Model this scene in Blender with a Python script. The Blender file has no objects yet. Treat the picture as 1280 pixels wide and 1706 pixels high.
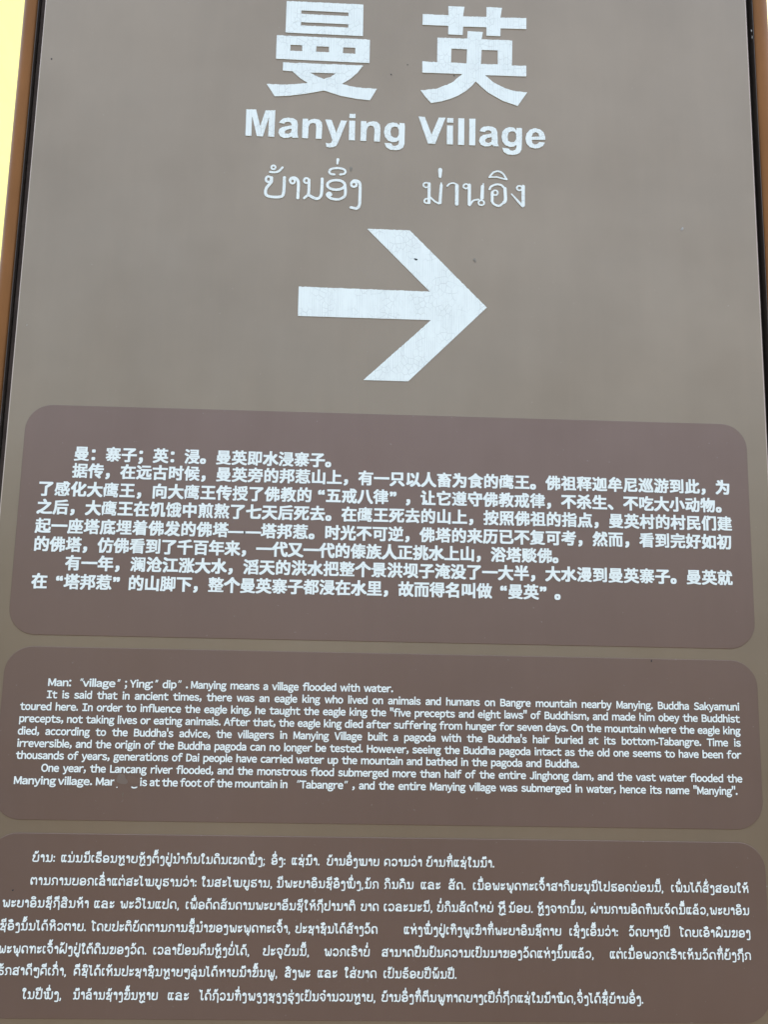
import bpy, bmesh, math, json
import numpy as np
from mathutils import Matrix, Vector
from mathutils.geometry import tessellate_polygon

SC = 0.80            # metres per layout unit: the sign face is one unit (0.80 m) wide
Z0 = 1.666           # height of layout y = 0 above the ground

# ------------------------------------------------------------------ camera, sky, sun, exposure
scene = bpy.context.scene
COL = scene.collection
cam_data = bpy.data.cameras.new("camera")
cam = bpy.data.objects.new("camera", cam_data); COL.objects.link(cam); scene.camera = cam
Rm = np.array([[0.9992931591722435, -0.020897650271231718, -0.031248523880313146],
               [0.025030369670466485, 0.9900701595610912, 0.13832772585723727],
               [0.028047506586450846, -0.13901211227737129, 0.9898934134615032]])
Cc = (-0.0373211787730987, 0.27018024184938216, -0.9995781645273797)
def w_of(v):         # layout frame (x right, y down, z into the sign) -> world axes
    return Vector((v[0], v[2], -v[1]))
right, down, fwd = (w_of(Rm[i]) for i in range(3))
m = Matrix.Identity(4)
for i in range(3):
    m[i][0] = right[i]; m[i][1] = -down[i]; m[i][2] = -fwd[i]
pos = w_of(Cc) * SC + Vector((0, 0, Z0))
m.translation = pos
cam.matrix_world = m
cam_data.sensor_fit = 'HORIZONTAL'; cam_data.sensor_width = 36
cam_data.lens = 1300.0 / 1280.0 * 36
cam_data.clip_start = 0.02; cam_data.clip_end = 1000

SUN_DIR = Vector((0.50, 0.40, 0.77)).normalized()      # towards the sun
world = bpy.data.worlds.new("World"); scene.world = world; world.use_nodes = True
nt = world.node_tree; nt.nodes.clear()
sky = nt.nodes.new('ShaderNodeTexSky'); sky.sky_type = 'NISHITA'; sky.sun_disc = False
sky.sun_elevation = math.asin(SUN_DIR.z); sky.sun_rotation = math.atan2(SUN_DIR.x, SUN_DIR.y)
sky.air_density = 1.0; sky.dust_density = 4.0; sky.ozone_density = 0.6; sky.altitude = 500
bg = nt.nodes.new('ShaderNodeBackground'); bg.inputs[1].default_value = 0.15
wo = nt.nodes.new('ShaderNodeOutputWorld')
# a thin, even veil of high cloud over the whole sky
tcw = nt.nodes.new('ShaderNodeTexCoord'); nzw = nt.nodes.new('ShaderNodeTexNoise'); nzw.inputs['Scale'].default_value = 2.2; nzw.inputs['Detail'].default_value = 5
rw = nt.nodes.new('ShaderNodeMapRange'); rw.inputs['From Min'].default_value = .3; rw.inputs['From Max'].default_value = .7
rw.inputs['To Min'].default_value = .45; rw.inputs['To Max'].default_value = .75
mxw = nt.nodes.new('ShaderNodeMix'); mxw.data_type = 'RGBA'; mxw.inputs[7].default_value = (3.1, 3.6, 4.25, 1)
nt.links.new(tcw.outputs['Generated'], nzw.inputs['Vector']); nt.links.new(nzw.outputs['Fac'], rw.inputs['Value'])
nt.links.new(rw.outputs[0], mxw.inputs[0]); nt.links.new(sky.outputs[0], mxw.inputs[6]); nt.links.new(mxw.outputs[2], bg.inputs[0]); nt.links.new(bg.outputs[0], wo.inputs[0])
sd_ = bpy.data.lights.new("sun", 'SUN'); sd_.energy = 5.0; sd_.angle = math.radians(0.5); sd_.color = (1.0, 0.94, 0.84)
sun = bpy.data.objects.new("sun", sd_); COL.objects.link(sun)
sun.rotation_euler = SUN_DIR.to_track_quat('Z', 'Y').to_euler()
scene.view_settings.view_transform = 'Standard'; scene.view_settings.look = 'None'
scene.view_settings.exposure = 2.11; scene.view_settings.gamma = 1

# ------------------------------------------------------------------ materials
def mat(name):
    ma = bpy.data.materials.new(name); ma.use_nodes = True
    n = ma.node_tree; return ma, n, n.nodes['Principled BSDF']
def nd(n, t, **kw):
    x = n.nodes.new(t)
    for k, v in kw.items(): setattr(x, k, v)
    return x
def coords(n, sx=1, sy=1, sz=1):
    tc = nd(n, 'ShaderNodeTexCoord'); mp = nd(n, 'ShaderNodeMapping')
    mp.inputs['Scale'].default_value = (sx, sy, sz)
    n.links.new(tc.outputs['Object'], mp.inputs[0]); return mp.outputs[0]
def noise(n, vec, scale, detail=4, rough=.55):
    x = nd(n, 'ShaderNodeTexNoise'); x.inputs['Scale'].default_value = scale
    x.inputs['Detail'].default_value = detail; x.inputs['Roughness'].default_value = rough
    n.links.new(vec, x.inputs['Vector']); return x.outputs['Fac']
def ramp(n, fac, stops):
    r = nd(n, 'ShaderNodeValToRGB'); el = r.color_ramp.elements
    while len(el) < len(stops): el.new(0.5)
    for e, (p, c) in zip(el, stops):
        e.position = p; e.color = (c[0], c[1], c[2], 1) if not isinstance(c, (int, float)) else (c, c, c, 1)
    n.links.new(fac, r.inputs[0]); return r.outputs[0]
def mix(n, fac, a, b, mode='MIX'):
    x = nd(n, 'ShaderNodeMix', data_type='RGBA', blend_type=mode)
    for s, v in ((x.inputs[0], fac), (x.inputs[6], a), (x.inputs[7], b)):
        if isinstance(v, bpy.types.NodeSocket): n.links.new(v, s)
        elif isinstance(v, (int, float)): s.default_value = v
        else: s.default_value = (v[0], v[1], v[2], 1)
    return x.outputs[2]
def bump(n, b, h, strength, dist):
    x = nd(n, 'ShaderNodeBump'); x.inputs['Strength'].default_value = strength; x.inputs['Distance'].default_value = dist
    n.links.new(h, x.inputs['Height']); n.links.new(x.outputs[0], b.inputs['Normal'])

def painted(name, c, rough, spec, var=.10, coat=.15):
    ma, n, b = mat(name)
    v = coords(n)
    f = noise(n, v, 3.0, 5, .6)
    dust = noise(n, coords(n, 1, 1, .12), 60, 3, .6)         # faint vertical rain streaks
    lo = [x * (1 - var) for x in c]; hi = [x * (1 + var) for x in c]
    base = ramp(n, f, [(.3, lo), (.7, hi)])
    spots = ramp(n, noise(n, v, 260, 2, .5), [(.73, 0.0), (.80, 1.0)])   # tiny dust spots
    base = mix(n, ramp(n, dust, [(.45, 0.0), (.8, .045)]), base, [min(1, x * 1.7) for x in c])
    spotsf = nd(n, 'ShaderNodeMath', operation='MULTIPLY'); n.links.new(spots, spotsf.inputs[0]); spotsf.inputs[1].default_value = .25
    base = mix(n, spotsf.outputs[0], base, (.45, .43, .40))
    n.links.new(base, b.inputs['Base Color'])
    r = ramp(n, noise(n, v, 9, 4, .6), [(.3, rough - .05), (.7, rough + .06)])
    n.links.new(r, b.inputs['Roughness'])
    b.inputs['Specular IOR Level'].default_value = spec
    b.inputs['Metallic'].default_value = .59
    b.inputs['Coat Weight'].default_value = coat; b.inputs['Coat Roughness'].default_value = .28; b.inputs['Coat IOR'].default_value = 1.6
    bump(n, b, noise(n, v, 14, 2, .5), .05, .004)            # slightly wavy sheet
    return ma

M = {}
M['face'] = painted('bronze_grey_paint', (.234, .177, .121), .42, .5)
M['panel'] = painted('brown_printed_film', (.180, .119, .093), .46, .5, .06, .08)

def vinyl(name, crack):
    ma, n, b = mat(name)
    base = (.80, .83, .84)
    v = coords(n)
    col = ramp(n, noise(n, v, 30, 3, .6), [(.3, (.765, .805, .755)), (.7, (.815, .855, .80))])
    if crack:
        # fine upright splits plus a branching crackle, as on shrunken reflective sheeting
        ns = nd(n, 'ShaderNodeTexNoise'); ns.inputs['Scale'].default_value = 90; ns.inputs['Detail'].default_value = 3
        n.links.new(v, ns.inputs['Vector'])
        def crackle(kx, kz, wob, width):
            add = nd(n, 'ShaderNodeVectorMath', operation='MULTIPLY_ADD')
            n.links.new(ns.outputs['Color'], add.inputs[0]); add.inputs[1].default_value = (wob, 0, wob); n.links.new(v, add.inputs[2])
            sp = nd(n, 'ShaderNodeSeparateXYZ'); cb = nd(n, 'ShaderNodeCombineXYZ'); n.links.new(add.outputs[0], sp.inputs[0])
            for so, sl, k in (('X', 'X', kx), ('Z', 'Y', kz)):
                mu = nd(n, 'ShaderNodeMath', operation='MULTIPLY'); n.links.new(sp.outputs[so], mu.inputs[0]); mu.inputs[1].default_value = k; n.links.new(mu.outputs[0], cb.inputs[sl])
            vo = nd(n, 'ShaderNodeTexVoronoi', feature='DISTANCE_TO_EDGE', voronoi_dimensions='2D'); vo.inputs['Scale'].default_value = 1.0
            n.links.new(cb.outputs[0], vo.inputs['Vector'])
            return ramp(n, vo.outputs['Distance'], [(.0, 1.0), (width, 0.0)])
        spx = nd(n, 'ShaderNodeSeparateXYZ'); n.links.new(v, spx.inputs[0])       # long upright splits 2-3 mm apart
        nz = noise(n, coords(n, 1, 1, .5), 40, 2, .5)
        ma1 = nd(n, 'ShaderNodeMath', operation='MULTIPLY_ADD'); n.links.new(nz, ma1.inputs[0]); ma1.inputs[1].default_value = .0015; n.links.new(spx.outputs['X'], ma1.inputs[2])
        ma2 = nd(n, 'ShaderNodeMath', operation='MULTIPLY'); n.links.new(ma1.outputs[0], ma2.inputs[0]); ma2.inputs[1].default_value = 430
        v1 = nd(n, 'ShaderNodeTexVoronoi', feature='DISTANCE_TO_EDGE', voronoi_dimensions='1D'); v1.inputs['Scale'].default_value = 1.0; n.links.new(ma2.outputs[0], v1.inputs['W'])
        c1 = ramp(n, v1.outputs['Distance'], [(.0, 1.0), (.13, 0.0)])
        c2 = crackle(175, 150, .0035, .05)        # branching crackle
        gate = ramp(n, noise(n, v, 45, 2, .5), [(.45, 0.0), (.56, 1.0)])
        gate2 = ramp(n, noise(n, coords(n, 1, 1, .3), 110, 3, .6), [(.40, 0.05), (.58, .85)])
        m1 = nd(n, 'ShaderNodeMath', operation='MULTIPLY'); n.links.new(c1, m1.inputs[0]); n.links.new(gate2, m1.inputs[1])
        m2 = nd(n, 'ShaderNodeMath', operation='MULTIPLY'); n.links.new(c2, m2.inputs[0]); n.links.new(gate, m2.inputs[1])
        mx = nd(n, 'ShaderNodeMath', operation='MAXIMUM'); n.links.new(m1.outputs[0], mx.inputs[0]); n.links.new(m2.outputs[0], mx.inputs[1])
        sc_ = nd(n, 'ShaderNodeMath', operation='MULTIPLY'); n.links.new(mx.outputs[0], sc_.inputs[0]); sc_.inputs[1].default_value = .44
        col = mix(n, sc_.outputs[0], col, (.24, .25, .25))
        inv = nd(n, 'ShaderNodeMath', operation='SUBTRACT'); inv.inputs[0].default_value = 1; n.links.new(mx.outputs[0], inv.inputs[1])
        bump(n, b, inv.outputs[0], .5, .0004)
    n.links.new(col, b.inputs['Base Color'])
    b.inputs['Roughness'].default_value = .38
    b.inputs['Specular IOR Level'].default_value = .6
    return ma
M['vinyl'] = vinyl('cracked_white_sheeting', True)
M['print'] = vinyl('white_film_lettering', False)

def simple(name, c, rough, metal=0, var=.15, scale=20, bumpd=.0005, spec=.5, st=(1, 1, 1)):
    ma, n, b = mat(name); v = coords(n, *st)
    n.links.new(ramp(n, noise(n, v, scale, 5, .6), [(.3, [x * (1 - var) for x in c]), (.7, [x * (1 + var) for x in c])]), b.inputs['Base Color'])
    n.links.new(ramp(n, noise(n, v, scale * .6, 4, .6), [(.3, max(0, rough - .06)), (.7, rough + .08)]), b.inputs['Roughness'])
    b.inputs['Metallic'].default_value = metal; b.inputs['Specular IOR Level'].default_value = spec
    bump(n, b, noise(n, v, scale * 3, 3, .6), .3, bumpd)
    return ma
M['post'] = simple('golden_brown_metal', (.195, .078, .022), .36, .40, .16, 26, .0004, .15, (1, 1, .25))
M['channel'] = simple('dark_grey_channel', (.050, .037, .031), .8, 0, .2, 60, spec=.08)
M['lip'] = simple('added_lip_brown', (.06, .045, .035), .6, 0, .1, 40)
M['black'] = simple('gap_shade_black', (.004, .004, .004), .9, 0, .2, 60, spec=.1)  # stands in for the deep shade of the gap
M['edge'] = simple('pale_board_edge', (.50, .40, .33), .5, 0, .1, 40, spec=.3)
M['plaster'] = simple('pale_yellow_plaster', (.72, .66, .225), .85, 0, .04, 2.5, .003, .2)
M['paving'] = simple('brown_earth_paving', (.062, .051, .038), .9, 0, .25, 6, .004, .2)
M['hill_green'] = simple('unseen_hill_green', (.040, .046, .022), .95, 0, .45, .35, .3, .05)  # dark green of the added hill ring
M['soot'] = simple('dark_dirt', (.020, .020, .022), .8, 0, .2, 200)
M['smear'] = painted('grey_smear', (.205, .160, .135), .42, .5)
M['smear2'] = painted('brown_smear', (.190, .130, .102), .42, .5)
M['smudge'] = painted('dull_grey_smudge', (.19, .158, .118), .55, .5)
M['chip'] = simple('pale_chip', (.33, .31, .28), .6, 0, .2, 300)

# ------------------------------------------------------------------ object helpers
def link(name, verts, faces, material, parent=None, smooth=False, mats=None):
    me = bpy.data.meshes.new(name); me.from_pydata([tuple(v) for v in verts], [], [tuple(f) for f in faces]); me.update()
    for mm in (mats or [material]): me.materials.append(mm)
    if smooth:
        for p in me.polygons: p.use_smooth = True
    o = bpy.data.objects.new(name, me); COL.objects.link(o)
    if parent is not None: o.parent = parent
    return o
def bm_obj(name, bm, material, parent=None, smooth=False):
    me = bpy.data.meshes.new(name); bm.to_mesh(me); bm.free(); me.materials.append(material)
    if smooth:
        for p in me.polygons: p.use_smooth = True
    o = bpy.data.objects.new(name, me); COL.objects.link(o)
    if parent is not None: o.parent = parent
    return o
def box_bm(x0, x1, y0, y1, z0, z1, bev=0, seg=2):
    bm = bmesh.new()
    vs = [bm.verts.new((x, y, z)) for x in (x0, x1) for y in (y0, y1) for z in (z0, z1)]
    for f in ((0, 1, 3, 2), (4, 6, 7, 5), (0, 4, 5, 1), (2, 3, 7, 6), (0, 2, 6, 4), (1, 5, 7, 3)):
        bm.faces.new([vs[i] for i in f])
    bmesh.ops.recalc_face_normals(bm, faces=bm.faces[:])
    if bev: bmesh.ops.bevel(bm, geom=bm.edges[:], offset=bev, segments=seg, profile=.5, affect='EDGES')
    return bm
def P(x, y, d=0.0):      # layout point -> sign-local metres; d metres proud of the face (towards the viewer)
    return (x * SC, -d, y * SC)

# ------------------------------------------------------------------ flat shapes from distance fields
def seg_dist(X, Y, A, B, ra=None, rb=None):
    d = B - A; L2 = (d ** 2).sum(1) + 1e-18
    out = np.full(X.shape, 1e9)
    for i in range(len(A)):
        t = np.clip(((X - A[i, 0]) * d[i, 0] + (Y - A[i, 1]) * d[i, 1]) / L2[i], 0, 1)
        q = np.hypot(X - A[i, 0] - t * d[i, 0], Y - A[i, 1] - t * d[i, 1])
        if ra is not None: q = q - (ra[i] + (rb[i] - ra[i]) * t)
        np.minimum(out, q, out=out)
    return out
def inside(X, Y, A, B):
    ins = np.zeros(X.shape, bool)
    for (x1, y1), (x2, y2) in zip(A, B):
        if y1 == y2: continue
        c = ((y1 > Y) != (y2 > Y)) & (X < (x2 - x1) * (Y - y1) / (y2 - y1) + x1)
        ins ^= c
    return ins
def grid(x0, x1, y0, y1, h):
    gx = np.arange(x0, x1 + h, h); gy = np.arange(y0, y1 + h, h)
    return gx, gy, *np.meshgrid(gx, gy)
def simplify(pts, tol):
    n = len(pts)
    if n < 8: return pts
    p = np.array(pts); far = int(np.argmax(((p - p[0]) ** 2).sum(1)))
    keep = np.zeros(n + 1, bool); q = np.vstack([p, p[:1]]); keep[0] = keep[far] = keep[n] = True
    st = [(0, far), (far, n)]
    while st:
        a, b = st.pop()
        if b - a < 2: continue
        d = q[b] - q[a]; L = math.hypot(*d) + 1e-15; s = q[a + 1:b] - q[a]
        e = np.abs(s[:, 0] * d[1] - s[:, 1] * d[0]) / L
        k = int(e.argmax())
        if e[k] > tol: keep[a + 1 + k] = True; st += [(a, a + 1 + k), (a + 1 + k, b)]
    return [tuple(x) for x in q[:-1][keep[:-1]]]
def contours(V, gx, gy, tol):
    """iso-lines V = 0 (V > 0 inside), inside kept on the left"""
    V = np.where(np.abs(V) < 1e-12, 1e-12, V)
    S = V > 0; c = S[:-1, :-1] * 1 + S[:-1, 1:] * 2 + S[1:, 1:] * 4 + S[1:, :-1] * 8
    js, is_ = np.nonzero((c > 0) & (c < 15)); nxt = {}; pt = {}
    def edge(j, i, e):
        if e == 0: k = (j, i, 0); a, b = (j, i), (j, i + 1)
        elif e == 1: k = (j, i + 1, 1); a, b = (j, i + 1), (j + 1, i + 1)
        elif e == 2: k = (j + 1, i, 0); a, b = (j + 1, i), (j + 1, i + 1)
        else: k = (j, i, 1); a, b = (j, i), (j + 1, i)
        if k not in pt:
            va, vb = V[a], V[b]; t = va / (va - vb)
            pt[k] = (gx[a[1]] + t * (gx[b[1]] - gx[a[1]]), gy[a[0]] + t * (gy[b[0]] - gy[a[0]]))
        return k
    T = {1: [(0, 3)], 2: [(1, 0)], 3: [(1, 3)], 4: [(2, 1)], 5: [(0, 3), (2, 1)], 6: [(2, 0)], 7: [(2, 3)], 8: [(3, 2)],
         9: [(0, 2)], 10: [(1, 0), (3, 2)], 11: [(1, 2)], 12: [(3, 1)], 13: [(0, 1)], 14: [(3, 0)]}
    for j, i in zip(js.tolist(), is_.tolist()):
        for a, b in T[int(c[j, i])]: nxt[edge(j, i, a)] = edge(j, i, b)
    loops = []
    while nxt:
        s = next(iter(nxt)); k = s; lp = []
        while k in nxt:
            lp.append(pt[k]); k = nxt.pop(k)
        if len(lp) > 3:
            lp = simplify(lp, tol)
            if len(lp) > 2: loops.append(lp)
    return loops
def area(l):
    a = np.array(l); x, y = a[:, 0], a[:, 1]
    return .5 * float((x * np.roll(y, -1) - np.roll(x, -1) * y).sum())
def pip(p, l):
    a = np.array(l); b = np.roll(a, -1, 0)
    return bool(inside(np.array([[p[0]]]), np.array([[p[1]]]), a, b)[0, 0])
def fill(loops, minarea=0):
    loops = [l for l in loops if abs(area(l)) > minarea]
    if not loops: return [], [], []
    big = max(loops, key=lambda l: abs(area(l))); sg = 1 if area(big) > 0 else -1
    outer = [l for l in loops if area(l) * sg > 0]; holes = [l for l in loops if area(l) * sg <= 0]
    grp = [[o] for o in outer]
    for h in holes:
        best = None
        for g in grp:
            if pip(h[0], g[0]) and (best is None or abs(area(g[0])) < abs(area(best[0]))): best = g
        if best: best.append(h)
    V = []; F = []; E = []
    for g in grp:
        flat = [p for l in g for p in l]; want = abs(area(g[0])) - sum(abs(area(l)) for l in g[1:]); ext = max(abs(c) for p in flat for c in p) + 1e-9
        for attempt in range(6):                      # the filler slips on exactly aligned corners: nudge and retry
            rs = np.random.RandomState(attempt); k = 0 if attempt == 0 else 2e-4 * attempt * max(1e-3, want ** .5)
            q = [[Vector((x + k * rs.randn(), y + k * rs.randn(), 0)) for x, y in l] for l in g]
            tris = tessellate_polygon(q)
            got = 0
            for t in tris:
                a, b, c_ = (flat[i] for i in t)
                got += abs((b[0] - a[0]) * (c_[1] - a[1]) - (b[1] - a[1]) * (c_[0] - a[0])) / 2
            if abs(got - want) < .02 * want: break
        else: print('bad fill', want, got)
        base = len(V); V += flat
        for t in tris:
            a, b, c_ = (flat[i] for i in t)
            ar = (b[0] - a[0]) * (c_[1] - a[1]) - (b[1] - a[1]) * (c_[0] - a[0])
            if abs(ar) < 1e-12: continue
            F.append(tuple(base + i for i in (t if ar > 0 else t[::-1])))
        k = base
        for l in g:
            E += [(k + i, k + (i + 1) % len(l)) for i in range(len(l))]; k += len(l)
    return V, F, E

# glyph outlines come from Blender's own built-in font through a text object
_raw = {}
def raw(ch):
    if ch in _raw: return _raw[ch]
    cu = bpy.data.curves.new('t', 'FONT'); cu.body = ch; cu.resolution_u = 4
    o = bpy.data.objects.new('t', cu); COL.objects.link(o); bpy.context.view_layer.update()
    me = o.to_mesh()
    co = np.array([v.co[:2] for v in me.vertices]) if len(me.vertices) else np.zeros((0, 2))
    cnt = {}
    for p in me.polygons:
        for e in p.edge_keys: cnt[e] = cnt.get(e, 0) + 1
    ed = [e for e, k in cnt.items() if k == 1]
    o.to_mesh_clear(); bpy.data.objects.remove(o); bpy.data.curves.remove(cu)
    A = np.array([co[a] for a, b in ed]); B = np.array([co[b] for a, b in ed])
    _raw[ch] = (A, B, co.min(0), co.max(0)); return _raw[ch]
def boxgrow(V, h, dx, dy):
    for ax, D in ((1, dx), (0, dy)):
        n = D / h; k = int(n); f = n - k; W = V.copy()
        def sh(m_):
            W_ = np.full(V.shape, -9.0)
            if ax: a = V[:, max(0, m_):V.shape[1] + min(0, m_)]; W_[:, max(0, -m_):V.shape[1] + min(0, -m_)] = a
            else: a = V[max(0, m_):V.shape[0] + min(0, m_), :]; W_[max(0, -m_):V.shape[0] + min(0, -m_), :] = a
            return W_
        for m_ in range(1, k + 1):
            for sg in (-1, 1): np.maximum(W, sh(m_ * sg), out=W)
        for sg in (-1, 1):
            e = sh(k * sg) * (1 - f) + sh((k + 1) * sg) * f; np.maximum(W, e, out=W)
        V = W
    return V
_gl = {}
def glyph(ch, dil, h, mask=None, key=None, box=False):
    """thickened glyph as a triangulated flat shape, in em"""
    k = (ch, dil, h, key, box)
    if k in _gl: return _gl[k]
    A, B, lo, hi = raw(ch); pad = dil + 2 * h
    gx, gy, X, Y = grid(lo[0] - pad, hi[0] + pad, lo[1] - pad, hi[1] + pad, h)
    d = seg_dist(X, Y, A, B); V = np.where(inside(X, Y, A, B), d, -d)
    V = boxgrow(V, h, dil * 1.08, dil * .85) if box else V + dil
    if mask is not None: V = np.minimum(V, mask(X, Y))
    _gl[k] = fill(contours(V, gx, gy, h * .18), h * h * .8); return _gl[k]
def put(acc, g, ox, oy, sx, sy):
    V, F = acc; b = len(V)
    V += [(ox + x * sx, oy + y * sy) for x, y in g[0]]; F += [tuple(b + i for i in f) for f in g[1]]

def sheet(name, acc, d, material, parent):
    V, F = acc
    return link(name, [P(x, y, d) for x, y in V], F, material, parent)
def solid(name, vfe, d, thick, material, parent):
    V, F, E = vfe; n = len(V)
    vs = [P(x, y, d) for x, y in V] + [P(x, y, d - thick) for x, y in V]
    fs = [f for f in F] + [(b, a, a + n, b + n) for a, b in E]
    return link(name, vs, fs, material, parent)

def vnoise(x, y, seed):
    rs = np.random.RandomState(seed); T = rs.rand(64, 64)
    xi = np.floor(x).astype(int); yi = np.floor(y).astype(int); fx = x - xi; fy = y - yi
    fx = fx * fx * (3 - 2 * fx); fy = fy * fy * (3 - 2 * fy)
    g = lambda a, b: T[b % 64, a % 64]
    return (g(xi, yi) * (1 - fx) + g(xi + 1, yi) * fx) * (1 - fy) + (g(xi, yi + 1) * (1 - fx) + g(xi + 1, yi + 1) * fx) * fy
def ragged(V, X, Y, h, amp, seed):
    """shrunken sheeting: upper edges ragged, lower edges still clean"""
    gy_, gx_ = np.gradient(V, h); L = np.hypot(gx_, gy_) + 1e-9
    up = np.clip(-gy_ / L, 0, 1); side = np.clip(np.abs(gx_ / L), 0, 1)
    n = vnoise(X / .0032, Y / .0032, seed) * .65 + vnoise(X / .0011, Y / .0011, seed + 1) * .35
    return V - amp * (up * n * 1.6 + side * .30 * n) + amp * .25
def poly_shape(polys, h, amp, seed, rnd=0.0):
    A = []; B = []
    for p in polys:
        a = np.array(p); A.append(a); B.append(np.roll(a, -1, 0))
    A = np.vstack(A); B = np.vstack(B)
    gx, gy, X, Y = grid(A[:, 0].min() - .004, A[:, 0].max() + .004, A[:, 1].min() - .004, A[:, 1].max() + .004, h)
    d = seg_dist(X, Y, A, B); V = np.where(inside(X, Y, A, B), d, -d)
    V = ragged(V, X, Y, h, amp, seed)
    return fill(contours(V, gx, gy, h * .22), h * h * 4)
def smooth_pts(p, k=5):
    p = [np.array(q, float) for q in p]
    if len(p) < 3: return [tuple(q) for q in p]
    q = [2 * p[0] - p[1]] + p + [2 * p[-1] - p[-2]]; out = []
    for i in range(1, len(q) - 2):
        for t in np.arange(k) / k:
            out.append(.5 * ((2 * q[i]) + (-q[i - 1] + q[i + 1]) * t + (2 * q[i - 1] - 5 * q[i] + 4 * q[i + 1] - q[i + 2]) * t * t
                             + (-q[i - 1] + 3 * q[i] - 3 * q[i + 1] + q[i + 2]) * t ** 3))
    out.append(p[-1]); return [tuple(x) for x in out]
def stroke_shape(strokes, h, amp=0, seed=0, tol=.2):
    """strokes: (points, r0, r1) pens, merged into one outline"""
    al = np.array([p for s in strokes for p in s[0]]); rm = max(max(s[1], s[2]) for s in strokes) + 3 * h
    gx, gy, X, Y = grid(al[:, 0].min() - rm, al[:, 0].max() + rm, al[:, 1].min() - rm, al[:, 1].max() + rm, h)
    V = np.full(X.shape, -rm)
    for pts, r0, r1 in strokes:
        p = np.array(pts)
        if len(p) < 2: p = np.vstack([p, p + 1e-6])
        i0 = max(0, int((p[:, 0].min() - rm - gx[0]) / h)); i1 = int((p[:, 0].max() + rm - gx[0]) / h) + 2
        j0 = max(0, int((p[:, 1].min() - rm - gy[0]) / h)); j1 = int((p[:, 1].max() + rm - gy[0]) / h) + 2
        sl = (slice(j0, j1), slice(i0, i1)); t = np.linspace(0, 1, len(p))
        r = r0 + (r1 - r0) * t
        d = seg_dist(X[sl], Y[sl], p[:-1], p[1:], r[:-1], r[1:])
        V[sl] = np.maximum(V[sl], -d)
    if amp: V = ragged(V, X, Y, h, amp, seed)
    return fill(contours(V, gx, gy, h * tol), h * h * .8)

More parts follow.
